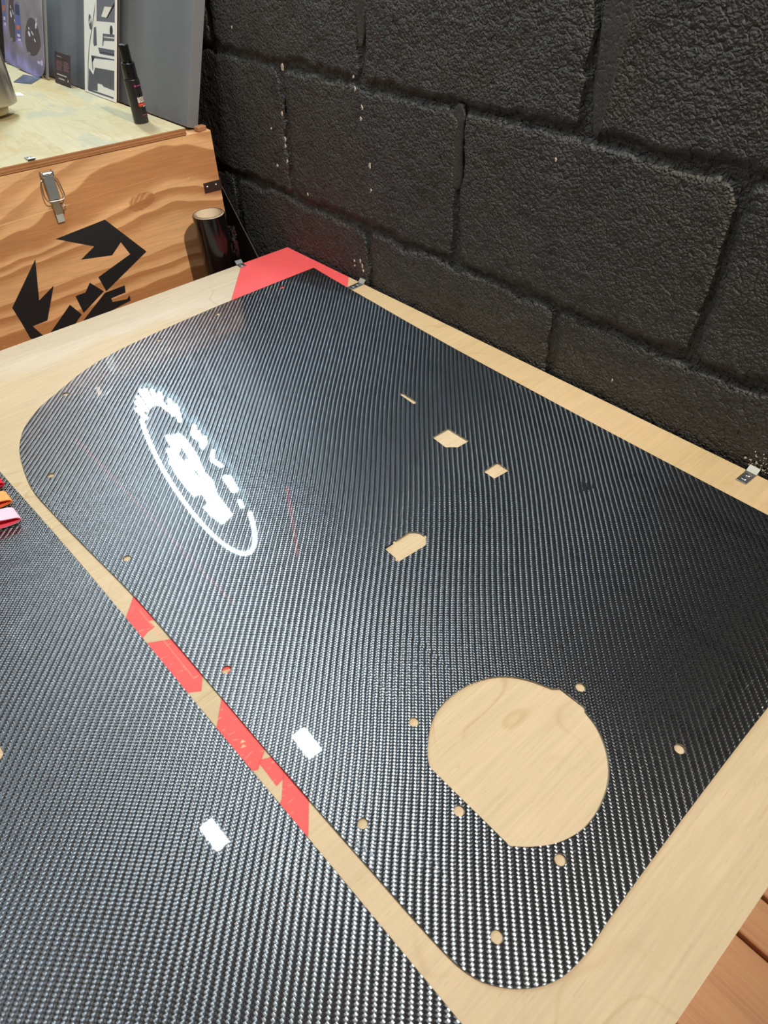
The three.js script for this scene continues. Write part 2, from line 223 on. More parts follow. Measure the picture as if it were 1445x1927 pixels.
// ---------------------------------------------------------------- the room
const WX0 = -2.6, WX1 = 2.4, WZ1 = 3.2, WALL_Z = -0.006;
const wall = struct('wall_back', setUV(box(WX1 - WX0, CEIL_Y - FLOOR_Y, 0.1, (WX0 + WX1) / 2, (CEIL_Y + FLOOR_Y) / 2, WALL_Z - 0.0066 - 0.05), (x, y) => [x / 0.28, y / 0.28]), M.mortar);
{
  // concrete blocks, 0.39 x 0.19 m, in running bond; outlines uneven, joints recessed
  const courses = []; for (let k = -4; k < 9; k++) courses.push(k);
  const jointsEven = [0.0293, 0.4177, 0.7892, 1.172], jointsOdd = [0.2279, 0.6002, 0.985, 1.375];
  let id = 0;
  for (const k of courses) {
    const yb = 0.0937 + k * 0.2, yt = yb + 0.2, J = (k & 1) === 0 ? jointsEven : jointsOdd, first = J[0], xs = [];
    for (let i = 1; first - i * 0.39 > WX0; i++) xs.unshift(first - i * 0.39);
    xs.push(...J); while (xs[xs.length - 1] + 0.39 < WX1) xs.push(xs[xs.length - 1] + 0.39);
    for (let i = 0; i + 1 < xs.length; i++) {
      const gap = 0.001, x0 = xs[i] + gap, x1 = xs[i + 1] - gap, y0 = Math.max(FLOOR_Y + 0.002, yb + gap), y1 = Math.min(CEIL_Y - 0.002, yt - gap); if (y1 - y0 < 0.03) continue;
      const near = x1 > -0.6 && x0 < 1.6 && y1 > -0.05 && y0 < 0.8, step = near ? 0.0035 : 0.012, w = x1 - x0, h = y1 - y0;
      const face = new THREE.PlaneGeometry(w, h, Math.round(w / step), Math.round(h / step)), fp = face.attributes.position; face.translate((x0 + x1) / 2, (y0 + y1) / 2, 0);
      for (let q = 0; q < fp.count; q++) {
        const X = fp.getX(q), Y = fp.getY(q), ex = Math.min(X - x0, x1 - X), ey = Math.min(Y - y0, y1 - Y), rr2 = 0.018, ed = ex < rr2 && ey < rr2 ? rr2 - Math.hypot(rr2 - ex, rr2 - ey) : Math.min(ex, ey);
        const d = ed - 0.0035 + (fbm(X * 26, Y * 26, 200 + id, 3) - 0.5) * 0.016 + (fbm(X * 110, Y * 110, 500 + id, 3) - 0.5) * 0.010;
        fp.setZ(q, 0.0072 * sstep(-0.004, 0.0065, d) + (fbm(X * 14, Y * 14, 800 + id, 2) - 0.5) * 0.0022 + (fbm(X * 120, Y * 120, 900, 2) - 0.5) * 0.0012);
      }
      face.computeVertexNormals();
      const g = mergeGeometries([face, box(w, h, 0.02, (x0 + x1) / 2, (y0 + y1) / 2, -0.0105)]);
      const ou = hash2(id, 1, 3), ov = hash2(id, 2, 3); setUV(g, (x, y) => [x / 0.28 + ou, y / 0.28 + ov]);
      const m = mesh('concrete_block', g, M.block, wall); m.position.z = WALL_Z - 0.0078 - 0.0008 * hash2(id, 5, 5); id++;
    }
  }
  // trowelled mortar smears over some upright joints
  const smears = [[[0.6165, 0.30], [0.607, 0.36], [0.606, 0.44], [0.606, 0.52], [0.632, 0.52], [0.632, 0.45], [0.634, 0.40], [0.627, 0.365]], [[0.409, 0.20], [0.4085, 0.25], [0.409, 0.292], [0.4185, 0.294], [0.419, 0.25], [0.4175, 0.20]], [[0.226, 0.34], [0.226, 0.45], [0.236, 0.45], [0.2345, 0.36]]];
  for (const [si, s] of smears.entries()) {
    const pts = []; const q = smooth(s, true, 40); q.forEach(([x, y], i) => pts.push(new THREE.Vector2(x + (hash2(i, 1, 9) - 0.5) * 0.0012, y)));
    const g = new THREE.ExtrudeGeometry(new THREE.Shape(pts), { depth: 0.0006, bevelEnabled: true, bevelSize: 0.003, bevelThickness: 0.0022, bevelSegments: 3 }); setUV(g, (x, y) => [x / 0.28, y / 0.28]);
    mesh('mortar_smear', g, M.smear, wall).position.z = WALL_Z - [0.0030, 0.0044, 0.0046][si];
  }
  // chips where the black paint has come off
  const chips = [], rr = rng(5), chip = (x, y, s, e = 1.6) => { const sh = new THREE.Shape(), n = 6; for (let i = 0; i < n; i++) { const a = (i / n) * 6.283, R = s * (0.5 + rr()); const px = x + Math.cos(a) * R, py = y + Math.sin(a) * R * e; i ? sh.lineTo(px, py) : sh.moveTo(px, py); } const g = new THREE.ExtrudeGeometry(sh, { depth: 0.0012, bevelEnabled: false }); g.translate(0, 0, WALL_Z + 0.0005); chips.push(g); };
  for (const [x, y, s] of [[0.0245, 0.2245, 0.0022], [0.026, 0.187, 0.0018], [0.0245, 0.176, 0.002], [0.024, 0.152, 0.0022], [-0.012, 0.196, 0.0013], [-0.007, 0.139, 0.0018], [0.24, 0.19, 0.002], [0.224, 0.25, 0.0016], [0.228, 0.265, 0.0016], [0.215, 0.286, 0.0018], [0.212, 0.30, 0.0016], [0.232, 0.42, 0.0015], [0.233, 0.43, 0.0012], [0.24, 0.155, 0.0014], [0.075, 0.11, 0.0016], [0.205, 0.035, 0.002], [0.21, 0.028, 0.0018], [0.212, 0.02, 0.002], [0.19, 0.03, 0.0013], [0.19, 0.022, 0.0013], [0.57, 0.265, 0.0012], [0.70, 0.03, 0.001], [0.10, 0.42, 0.0015], [0.103, 0.41, 0.0014], [0.106, 0.40, 0.0013], [0.110, 0.385, 0.0013], [-0.09, 0.33, 0.0012], [0.04, 0.292, 0.003]]) chip(x, y, s);
  for (let i = 0; i < 46; i++) { const x = 0.890 + rr() * 0.034, y = 0.004 + rr() * rr() * 0.032; chip(x, y, 0.00035 + rr() * 0.0005, 1); } for (const [x, y] of [[0.8835, 0.0105], [0.8905, 0.0112], [0.8975, 0.0105]]) chip(x, y, 0.0016, 1);
  const c = mesh('paint_chips', mergeGeometries(chips), std({ color: 0xc9bba6, roughness: 0.9 }), wall); c.userData.kind = 'stuff';
}
const roomWall = std({ color: 0x8c8279, roughness: 0.8 }), ceilMat = std({ color: 0xa48d74, roughness: 0.9 });
struct('wall_left', box(0.1, CEIL_Y - FLOOR_Y, WZ1 + 0.2, WX0 - 0.05, (CEIL_Y + FLOOR_Y) / 2, WZ1 / 2), roomWall);
struct('wall_right', box(0.1, CEIL_Y - FLOOR_Y, WZ1 + 0.2, WX1 + 0.05, (CEIL_Y + FLOOR_Y) / 2, WZ1 / 2), roomWall);
struct('wall_front', box(WX1 - WX0, CEIL_Y - FLOOR_Y, 0.1, (WX0 + WX1) / 2, (CEIL_Y + FLOOR_Y) / 2, WZ1 + 0.05), roomWall);
struct('ceiling', box(WX1 - WX0 + 0.2, 0.1, WZ1 + 0.3, (WX0 + WX1) / 2, CEIL_Y + 0.05, WZ1 / 2), ceilMat);
const floor = struct('floor', box(WX1 - WX0 + 0.2, 0.1, WZ1 + 0.3, (WX0 + WX1) / 2, FLOOR_Y - 0.075, WZ1 / 2), std({ color: 0x2a1a10, roughness: 0.9 }));
{
  const plank = canvasTex(512, 256, (px, py) => { const s = px / 512, y = py / 256, n = fbm(s * 5, y * 26, 3, 4) - 0.5, f = vnoise(s * 20, y * 210, 9) - 0.5, v = 1 + n * 0.16 + f * 0.07; return [252 * v, 196 * v, 148 * v]; });
  const mats = [0, 1, 2].map((i) => { const t = plank.clone(); t.offset.set(i * 0.31, i * 0.23); t.repeat.set(0.7, 1); t.needsUpdate = true; return std({ map: t, roughness: 0.6 }); });
  const edges = [0.0, 0.068, 0.134, 0.1985, 0.345, 0.49, 0.64]; for (let z = 0.79; z < WZ1; z += 0.15) edges.push(z);
  for (let i = 0; i + 1 < edges.length; i++) { const w = edges[i + 1] - edges[i] - 0.0065; const g = new RoundedBoxGeometry(WX1 - WX0 - 0.01, 0.024, w, 2, 0.005); setUV(g, (x, y, z) => [x / 1.2, z / 0.2 + i * 0.37]); const m = mesh('floor_plank', g, mats[i % 3], floor); m.position.set((WX0 + WX1) / 2, FLOOR_Y - 0.012, edges[i] + w / 2 + 0.00325); }
}

// ---------------------------------------------------------------- lamps
{
  const glow = std({ color: 0x000000, emissive: COOL, emissiveIntensity: 60 });
  FLOODS.forEach((f, k) => {
    const t = thing('flood_light', k ? 'small black floodlight hanging over the strip of wood between the two carbon panels' : 'small black floodlight hanging over the carbon panel near the wall', 'lamp', f.at);
    t.rotation.y = f.turn;
    mesh('housing', box(f.w + 0.016, 0.022, f.d + 0.016, 0, 0.014, 0, 0.004), M.darkMetal, t);
    mesh('lens', box(f.w, 0.002, f.d, 0, 0.0015, 0), glow, t);
    mesh('bracket', mergeGeometries([box(0.003, 0.05, 0.014, -f.w / 2 - 0.011, 0.03, 0), box(0.003, 0.05, 0.014, f.w / 2 + 0.011, 0.03, 0), box(f.w + 0.025, 0.003, 0.014, 0, 0.055, 0)]), M.darkMetal, t);
    mesh('cable', tube([[0, 0.055, 0], [0.004, 0.16, -0.01], [-0.04, 0.30, 0.03], [-0.02, 0.45, 0.02], [0, CEIL_Y - f.at[1], 0]], 0.003, 40, 6), std({ color: 0xdfe6ea, roughness: 0.5 }), t);
    const L = new THREE.RectAreaLight(COOL, FLOOD_RADIANCE, f.w, f.d); L.position.set(f.at[0], f.at[1] - 0.002, f.at[2]); L.rotation.set(-Math.PI / 2, 0, f.turn); scene.add(L);
  });
  ADDED_CEILING_LAMPS.forEach((c, k) => {
    const t = thing('added_ceiling_light', ['added square ceiling light panel above the bottom end of the carbon panels', 'added oblong cool white ceiling light panel above the tall crate', 'added oblong white ceiling light panel between the other two ceiling panels'][k], 'lamp', c.at);
    mesh('frame', box(c.w + 0.04, 0.03, c.d + 0.04, 0, 0.03, 0, 0.004), std({ color: 0xd8d8d6, roughness: 0.5 }), t);
    mesh('diffuser', box(c.w, 0.006, c.d, 0, 0.012, 0), std({ color: 0x111111, emissive: c.c, emissiveIntensity: c.L * 0.4 }), t);
    const L = new THREE.RectAreaLight(c.c, c.L, c.w, c.d); L.position.set(c.at[0], c.at[1] + 0.004, c.at[2]); L.rotation.x = -Math.PI / 2; scene.add(L);
  });
  {
    const t = thing('track_spotlight', 'track spotlight near the block wall, aimed at the tall crate', 'lamp', SPOT.at), d = new THREE.Vector3(...SPOT.to).sub(new THREE.Vector3(...SPOT.at)).normalize(), head = part('head', t);
    head.quaternion.setFromUnitVectors(new THREE.Vector3(0, -1, 0), d);
    mesh('shade', lathe([[0.030, 0.0], [0.034, 0.0], [0.034, 0.09], [0.028, 0.10], [0, 0.10], [0, 0.097], [0.030, 0.085], [0.030, 0.0]], 32), M.darkMetal, head);
    mesh('lens', new THREE.CylinderGeometry(0.0285, 0.0285, 0.003, 32).translate(0, 0.010, 0), std({ color: 0x000000, emissive: NEUTRAL, emissiveIntensity: 30 }), head);
    mesh('stem', new THREE.CylinderGeometry(0.006, 0.006, CEIL_Y - SPOT.at[1] - 0.06, 12).translate(0, (CEIL_Y - SPOT.at[1] + 0.06) / 2, 0.05), M.darkMetal, t);
    const L = new THREE.SpotLight(NEUTRAL, SPOT.I, 0, 0.74, 1, 2); L.position.set(...SPOT.at).addScaledVector(d, 0.02); L.target.position.set(...SPOT.to); L.castShadow = true; L.shadow.radius = 1.2; scene.add(L, L.target);
  }
}
// round lit sign on the wall above the tall crate: the carbon panel mirrors it
{
  const t = thing('neon_sign', 'round white light sign on the block wall, ring and letters about a scorpion emblem', 'sign', [0, 0, 0.004]);
  const white = std({ color: 0x000000, emissive: COOL, emissiveIntensity: 36 }), dim = std({ color: 0x000000, emissive: new THREE.Color().setRGB(0.55, 0.85, 1), emissiveIntensity: 5 });
  const cx = -0.72, cy = 0.972;
  mesh('back_plate', (() => { const s = new THREE.Shape(); s.absellipse(cx, cy, 0.385, 0.325, 0, Math.PI * 2); const g = new THREE.ExtrudeGeometry(s, { depth: 0.006, bevelEnabled: false, curveSegments: 48 }); g.translate(0, 0, -0.009); return g; })(), std({ color: 0x0c0c0d, roughness: 0.5 }), t);
  const flat = (pts, r, z = 0.008, closed = false) => tube(pts.map(([x, y]) => [x, y, z]), r, Math.max(8, pts.length * 8), 8, closed);
  const arc = []; for (let i = 0; i <= 40; i++) { const a = -0.17 + (i / 40) * (Math.PI + 0.27); arc.push([cx + 0.356 * Math.cos(a), cy + 0.292 * Math.sin(a)]); }
  mesh('ring', flat(arc, 0.0085), white, t);
  mesh('outer_ring', flat([[-0.999, 0.772], [-0.947, 0.741], [-0.904, 0.718], [-0.842, 0.707], [-0.811, 0.686], [-0.771, 0.696], [-0.746, 0.68], [-0.702, 0.678], [-0.681, 0.692], [-0.676, 0.717], [-0.641, 0.734], [-0.618, 0.707], [-0.594, 0.71], [-0.534, 0.732], [-0.491, 0.752], [-0.456, 0.777], [-0.421, 0.802], [-0.397, 0.845], [-0.393, 0.875], [-0.38, 0.905]], 0.006, 0.004), dim, t);
  const letters = [[[-1.093, 0.907], [-1.019, 0.906]], [[-1.073, 0.867], [-1.023, 0.872]], [[-1.039, 0.83], [-0.989, 0.857]], [[-0.991, 0.781], [-0.942, 0.818]], [[-0.943, 0.756], [-0.918, 0.8]], [[-0.882, 0.728], [-0.866, 0.771]],
    [[-0.822, 0.712], [-0.832, 0.756], [-0.785, 0.755]], [[-0.756, 0.706], [-0.759, 0.759], [-0.718, 0.707], [-0.717, 0.76]], [[-0.617, 0.732], [-0.644, 0.774], [-0.624, 0.777], [-0.599, 0.745], [-0.594, 0.799], [-0.565, 0.762], [-0.565, 0.747]],
    [[-0.525, 0.777], [-0.548, 0.823], [-0.493, 0.812]], [[-0.489, 0.857], [-0.454, 0.835], [-0.424, 0.865], [-0.448, 0.885], [-0.489, 0.857]], [[-0.419, 0.91], [-0.412, 0.925]]];
  for (const L of letters) { const gs = []; for (let i = 0; i + 1 < L.length; i++) { const a = new THREE.Vector3(L[i][0], L[i][1], 0.008), b = new THREE.Vector3(L[i + 1][0], L[i + 1][1], 0.008), d = b.clone().sub(a), g = new THREE.CapsuleGeometry(0.0078, d.length(), 4, 10); g.applyQuaternion(new THREE.Quaternion().setFromUnitVectors(new THREE.Vector3(0, 1, 0), d.normalize())); g.translate((a.x + b.x) / 2, (a.y + b.y) / 2, 0.008); gs.push(g); } mesh('letter', mergeGeometries(gs), white, t); }
  const S = new THREE.Shape([[-0.881, 0.908], [-0.837, 0.89], [-0.779, 0.845], [-0.731, 0.841], [-0.672, 0.873], [-0.645, 0.935], [-0.599, 0.94], [-0.589, 0.995], [-0.56, 1.008], [-0.508, 1.032], [-0.597, 1.134], [-0.662, 1.138], [-0.725, 1.138], [-0.669, 1.08], [-0.687, 1.062], [-0.747, 1.054], [-0.74, 1.093], [-0.775, 1.124], [-0.845, 1.105], [-0.896, 1.08], [-0.9, 1.021], [-0.909, 0.981], [-0.848, 0.952], [-0.868, 0.93]].map(([x, y]) => new THREE.Vector2(x, y)));
  for (const h of [[[-0.806, 0.885], [-0.802, 0.935], [-0.835, 0.968], [-0.792, 0.982], [-0.755, 0.940], [-0.725, 0.916], [-0.768, 0.880]], [[-0.862, 1.036], [-0.823, 1.05], [-0.823, 1.058], [-0.858, 1.044]], [[-0.702, 0.945], [-0.738, 0.985], [-0.672, 1.000], [-0.672, 0.958]], [[-0.632, 1.09], [-0.603, 1.087], [-0.585, 1.09], [-0.562, 1.066], [-0.555, 1.07], [-0.58, 1.1], [-0.603, 1.097]]]) S.holes.push(new THREE.Path(h.map(([x, y]) => new THREE.Vector2(x, y))));
  mesh('emblem', new THREE.ExtrudeGeometry(S, { depth: 0.012, bevelEnabled: false }), white, t);
  for (const [x, y] of [[-0.85, 1.0], [-0.62, 1.08], [-0.68, 1.02], [-0.75, 0.87]]) { const p = new THREE.PointLight(new THREE.Color().setRGB(0.62, 0.85, 1), 0.55, 0, 2); p.position.set(x, y, 0.03); p.shadow.radius = 0.4; p.castShadow = true; scene.add(p); }
}

// red light strips on the wall: a long level one near the ceiling, a short upright one; faint red lines in the panels
{
  const red = std({ color: 0x200404, emissive: new THREE.Color().setRGB(1, 0.06, 0.08), emissiveIntensity: 2.6 }), rail = std({ color: 0x1a1a1c, roughness: 0.5 });
  const strip = (label, pos, w, h) => { const t = thing('red_light_strip', label, 'light strip', pos); mesh('rail', box(w + 0.01, h + 0.01, 0.008, 0, 0, 0.004), rail, t); mesh('tube', box(w, h, 0.006, 0, 0, 0.0105, 0.002), red, t); const p = new THREE.RectAreaLight(new THREE.Color().setRGB(1, 0.06, 0.08), 2.2, w, h); p.position.set(pos[0], pos[1], pos[2] + 0.0145); p.rotation.y = Math.PI; scene.add(p); };
  strip('long level red light strip high on the block wall above the round sign', [-1.45, 1.65, -0.004], 1.5, 0.014);
  strip('short upright red light strip on the block wall beside the round sign', [-0.13, 0.80, -0.004], 0.012, 0.26);
}

// ---------------------------------------------------------------- the low crate that serves as a table
const LOW_L = 1.1219, LOW_D = 1.23;
{
  const t = thing('plywood_crate', 'low plywood crate against the block wall, red print on its pale top', 'crate', [0, FLOOR_Y, 0]);
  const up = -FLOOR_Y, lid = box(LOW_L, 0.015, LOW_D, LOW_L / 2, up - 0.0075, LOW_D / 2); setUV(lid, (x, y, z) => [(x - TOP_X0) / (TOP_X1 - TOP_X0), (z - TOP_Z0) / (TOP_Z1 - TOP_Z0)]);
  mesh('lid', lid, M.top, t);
  const h = up - 0.017; for (const [n, g] of [['side_panel', box(0.015, h, LOW_D - 0.01, LOW_L - 0.014, h / 2, LOW_D / 2)], ['side_panel', box(0.015, h, LOW_D - 0.01, 0.014, h / 2, LOW_D / 2)], ['front_panel', box(LOW_L - 0.05, h, 0.015, LOW_L / 2, h / 2, LOW_D - 0.014)], ['back_panel', box(LOW_L - 0.05, h, 0.015, LOW_L / 2, h / 2, 0.014)]]) mesh(n, setUV(g, (x, y, z) => [(x + z) * 1.1, y * 1.3]), M.pine, t);
  // steel keepers screwed to the rim; their tongue is bent up beyond the edge
  function keeper(x, z, turn, plateL, tongue, dirt) {
    const k = part('keeper', t, [x, up, z]); k.rotation.y = turn;
    mesh('plate', mergeGeometries([box(0.0125, 0.0014, plateL, 0, 0.0008, plateL / 2, 0.0005), box(0.0125, 0.0012, 0.003, 0, 0.0008, -0.0005)]), M.zinc, k);
    const tg = box(0.0125, 0.0012, 0.0078, 0, 0, -0.0039); tg.rotateX(tongue); tg.translate(0, 0.0012, 0); mesh('tongue', tg, dirt ? std({ color: 0xcdcabb, metalness: 0.75, roughness: 0.45 }) : M.zinc, k);
    for (const q of [0.30, 0.68]) mesh('screw', new THREE.LatheGeometry([[0, 0.0012], [0.0022, 0.001], [0.0031, 0.0004], [0.0032, 0]].map(([r, y]) => new THREE.Vector2(r, y)), 14).translate(0, 0.0015, plateL * q), M.steel, k);
  }
  keeper(0.8985, 0.0025, -0.02, 0.0225, 0.75, true); keeper(0.2135, 0.0025, 0.05, 0.0255, 0.85, true); keeper(0.001, 0.105, Math.PI / 2 - 0.1, 0.013, 0.65, false);
}

// ---------------------------------------------------------------- carbon panels
const OUT = [[0.1095, 0.0225], [0.19, 0.0285], [0.2775, 0.0338], [0.37, 0.0398], [0.467, 0.0450], [0.619, 0.0503], [0.784, 0.0546], [0.944, 0.0566], [1.02, 0.0575], [1.046, 0.065], [1.0535, 0.09], [1.0545, 0.2], [1.0555, 0.3], [1.0575, 0.398], [1.0597, 0.47], [1.0616, 0.5095], [1.063, 0.5287], [1.0627, 0.5424], [1.0605, 0.5558], [1.0553, 0.5678], [1.0484, 0.5776], [1.0403, 0.5858], [1.0294, 0.5935], [1.0154, 0.5982], [0.998, 0.6002], [0.932, 0.6022], [0.885, 0.6033], [0.8, 0.6047], [0.7234, 0.6052], [0.5817, 0.6075], [0.4856, 0.6135], [0.4113, 0.6176], [0.3525, 0.6186], [0.2947, 0.609], [0.2611, 0.599], [0.2261, 0.580], [0.1968, 0.5506], [0.1732, 0.5115], [0.1466, 0.461], [0.1321, 0.4134], [0.1225, 0.347], [0.117, 0.28], [0.1125, 0.2], [0.111, 0.12]];
const BIG = [...smooth([[0.9049, 0.5183], [0.8988, 0.5152], [0.8843, 0.5005], [0.8745, 0.485], [0.8705, 0.468], [0.8722, 0.442], [0.8851, 0.415], [0.9027, 0.4007], [0.9238, 0.3915]], false, 40), [0.9284, 0.3862], [0.9539, 0.3858], ...smooth([[0.9566, 0.3887], [0.9709, 0.3932], [0.9885, 0.4045], [1.0028, 0.4212], [1.0115, 0.4435], [1.0138, 0.467], [1.0074, 0.49], [0.9962, 0.5067], [0.9857, 0.5176]], false, 40)];
const CUTS = [
  [[0.5045, 0.1768], [0.5330, 0.1780], [0.5345, 0.1800], [0.5340, 0.1846], [0.5050, 0.1825], [0.5035, 0.181]],
  [[0.6018, 0.190], [0.638, 0.1901], [0.6372, 0.2089], [0.6267, 0.2199], [0.6013, 0.2173]],
  [[0.6886, 0.1962], [0.708, 0.197], [0.706, 0.2211], [0.6882, 0.2205]],
  [[0.702, 0.3857], [0.702, 0.3735], [0.6995, 0.3725], [0.6995, 0.3695], [0.7018, 0.3691], [0.7021, 0.3504], [0.7055, 0.346], [0.7103, 0.3428], [0.7165, 0.3425], [0.7172, 0.3405], [0.7205, 0.3405], [0.721, 0.3432], [0.7247, 0.3459], [0.7282, 0.3501], [0.7262, 0.3871], [0.7245, 0.3873], [0.724, 0.3895], [0.7205, 0.389], [0.7203, 0.3868]],
  [...BIG],
];
const HOLES = [[0.1328, 0.1071], [0.1371, 0.2344], [0.1446, 0.3428], [0.1868, 0.5078], [0.3427, 0.5925], [0.5298, 0.5887], [0.7172, 0.5867], [0.9018, 0.5852], [1.0181, 0.5679], [0.9395, 0.373], [0.8669, 0.4999], [0.9432, 0.5258], [1.0157, 0.4982], [1.0266, 0.3618]], PILOTS = [[0.262, 0.049], [0.548, 0.074], [0.822, 0.078]];
const T = 0.0021;
function carbonPanel(outline, cuts, holes, label, uOff, y0) {
  let g = plate(outline, [...cuts, ...holes], T, 0, 0.0002);
  g = new TessellateModifier(0.03, 6).modify(g); g.computeVertexNormals();
  const wx = (x, z) => (fbm(x * 4.2, z * 4.2, 301 + uOff, 2) - 0.5) * 0.011, wz = (x, z) => (fbm(x * 4.2, z * 4.2, 311 + uOff, 2) - 0.5) * 0.011, S = TOW * TN;
  setUV(g, (x, y, z) => [(x + wx(x, z)) / S + uOff * 0.37, -(z + wz(x, z)) / S + uOff * 0.11]);
  const m = mesh('carbon_panel', g, M.carbon); m.position.y = y0;
  // the tows of the other direction where they lie on top: the plate's upper face, a hair above it
  const P = g.attributes.position, N = g.attributes.normal, U = g.attributes.uv, pos = [], nor = [], uv = [];
  for (let i = 0; i < P.count; i += 3) if (N.getY(i) > 0.9) for (let k = i; k < i + 3; k++) { pos.push(P.getX(k), P.getY(k) + 0.00004, P.getZ(k)); nor.push(0, 1, 0); uv.push(U.getX(k), U.getY(k)); }
  const w = new THREE.BufferGeometry(); w.setAttribute('position', new THREE.Float32BufferAttribute(pos, 3)); w.setAttribute('normal', new THREE.Float32BufferAttribute(nor, 3)); w.setAttribute('uv', new THREE.Float32BufferAttribute(uv, 2));
  mesh('weft_tows', w, M.carbonWeft, m);
  return tag(m, label, 'panel');
}
const outline1 = [...smooth(OUT, false, 260), OUT[0]].slice(0, -1);
const mirror = ([x, z]) => [x, 1.241 - 0.042 * (x - 0.5) - z];
const r1 = 0.0046, holes1 = [...HOLES.map(([x, z], i) => circle(x, z, i === 6 || i > 7 ? 0.0046 : 0.0044)), ...PILOTS.map(([x, z]) => circle(x, z, 0.0009, 8))];
carbonPanel(outline1, CUTS, holes1, 'glossy carbon fibre door panel with the big round hole, lying along the block wall', 0, 0.0002);
const out2 = [...smooth([[0.115, 0.70], [0.112, 0.66], [0.125, 0.6425], [0.16, 0.6385], [0.294, 0.6345], [0.4386, 0.6293], [0.561, 0.6262], [0.6656, 0.6247], [0.7545, 0.6237], [0.8952, 0.6212], [1.0034, 0.6197], [1.0355, 0.6194], [1.075, 0.6198], [1.09, 0.627], [1.096, 0.65], [1.097, 0.80]], false, 120), [1.097, 1.19], [0.118, 1.19]];
carbonPanel(out2, [[[0.56, 0.7632], [0.662, 0.7632], [0.6655, 0.767], [0.6655, 0.83], [0.56, 0.83]]], [circle(0.16, 1.0, 0.0045), circle(0.16, 0.8, 0.0045), circle(1.06, 0.95, 0.0045)], 'carbon fibre panel under the coloured webbing loops, farther from the block wall', 1, 0.0002);

// ---------------------------------------------------------------- webbing loops on the second panel
{
  const cloth = (c) => std({ map: canvasTex(128, 128, (x, y) => { const v = 0.9 + 0.14 * ((x >> 1) + (y >> 2) & 1) + (hash2(x, y, 7) - 0.5) * 0.12; return [c[0] * v, c[1] * v, c[2] * v]; }), roughness: 0.85, side: THREE.DoubleSide });
  function loop(x0, x1, z, h, len, outer, inner, label, lean, print) {
    const t = thing('webbing_strap', label, 'strap', [x0, 0.0025, z], 'coloured webbing loops');
    const w = x1 - x0, prof = [[len, 0.0012], [len * 0.6, 0.0010], [0.03, 0.0012], [0.012, 0.002], [0.003, 0.0045], [0.0002, h * 0.62], [0.0012, h * 0.80], [0.004, h * 0.93], [0.012, h], [0.03, h * 1.18], [len * 0.6, h * 1.1], [len, h * 0.6]];
    const c = new THREE.CatmullRomCurve3(prof.map(([zz, yy]) => new THREE.Vector3(0, yy, zz)), false, 'centripetal').getPoints(70);
    const build = (off0, off1) => { const pos = [], idx = [], uv = []; c.forEach((p, i) => { const a = c[Math.max(0, i - 1)], b = c[Math.min(c.length - 1, i + 1)], ny = b.z - a.z, nz = -(b.y - a.y), L = Math.hypot(ny, nz), s = lean * p.z; for (const [o, xx] of [[off0, 0], [off0, w], [off1, 0], [off1, w]]) { pos.push(xx + s, p.y - (ny / L) * o, p.z - (nz / L) * o); uv.push(xx * 40, i * 0.12); } if (i) { const k = i * 4, j = k - 4; idx.push(j, j + 1, k, k, j + 1, k + 1, j + 2, k + 2, j + 3, k + 2, k + 3, j + 3, j, k, j + 2, k, k + 2, j + 2, j + 1, j + 3, k + 1, k + 1, j + 3, k + 3); } }); const g = new THREE.BufferGeometry(); g.setAttribute('position', new THREE.Float32BufferAttribute(pos, 3)); g.setAttribute('uv', new THREE.Float32BufferAttribute(uv, 2)); g.setIndex(idx); const q = g.toNonIndexed(); q.computeVertexNormals(); return q; };
    mesh('band', build(0, 0.0007), cloth(outer), t); mesh('lining', build(0.0007, 0.0012), cloth(inner), t).userData.label = 'brighter inside face';
  }
  loop(0.3815, 0.4035, 0.6475, 0.0115, 0.16, [246, 206, 224], [255, 84, 108], 'pale pink webbing loop with a red lining, lying on the carbon panel', -0.35);
  loop(0.3465, 0.3665, 0.6435, 0.0105, 0.16, [255, 170, 96], [255, 110, 50], 'bright orange webbing loop lying on the carbon panel', -0.35);
  loop(0.311, 0.330, 0.6395, 0.0105, 0.16, [232, 30, 60], [210, 20, 50], 'deep red webbing loop beside the orange one on the carbon panel', -0.3);
}

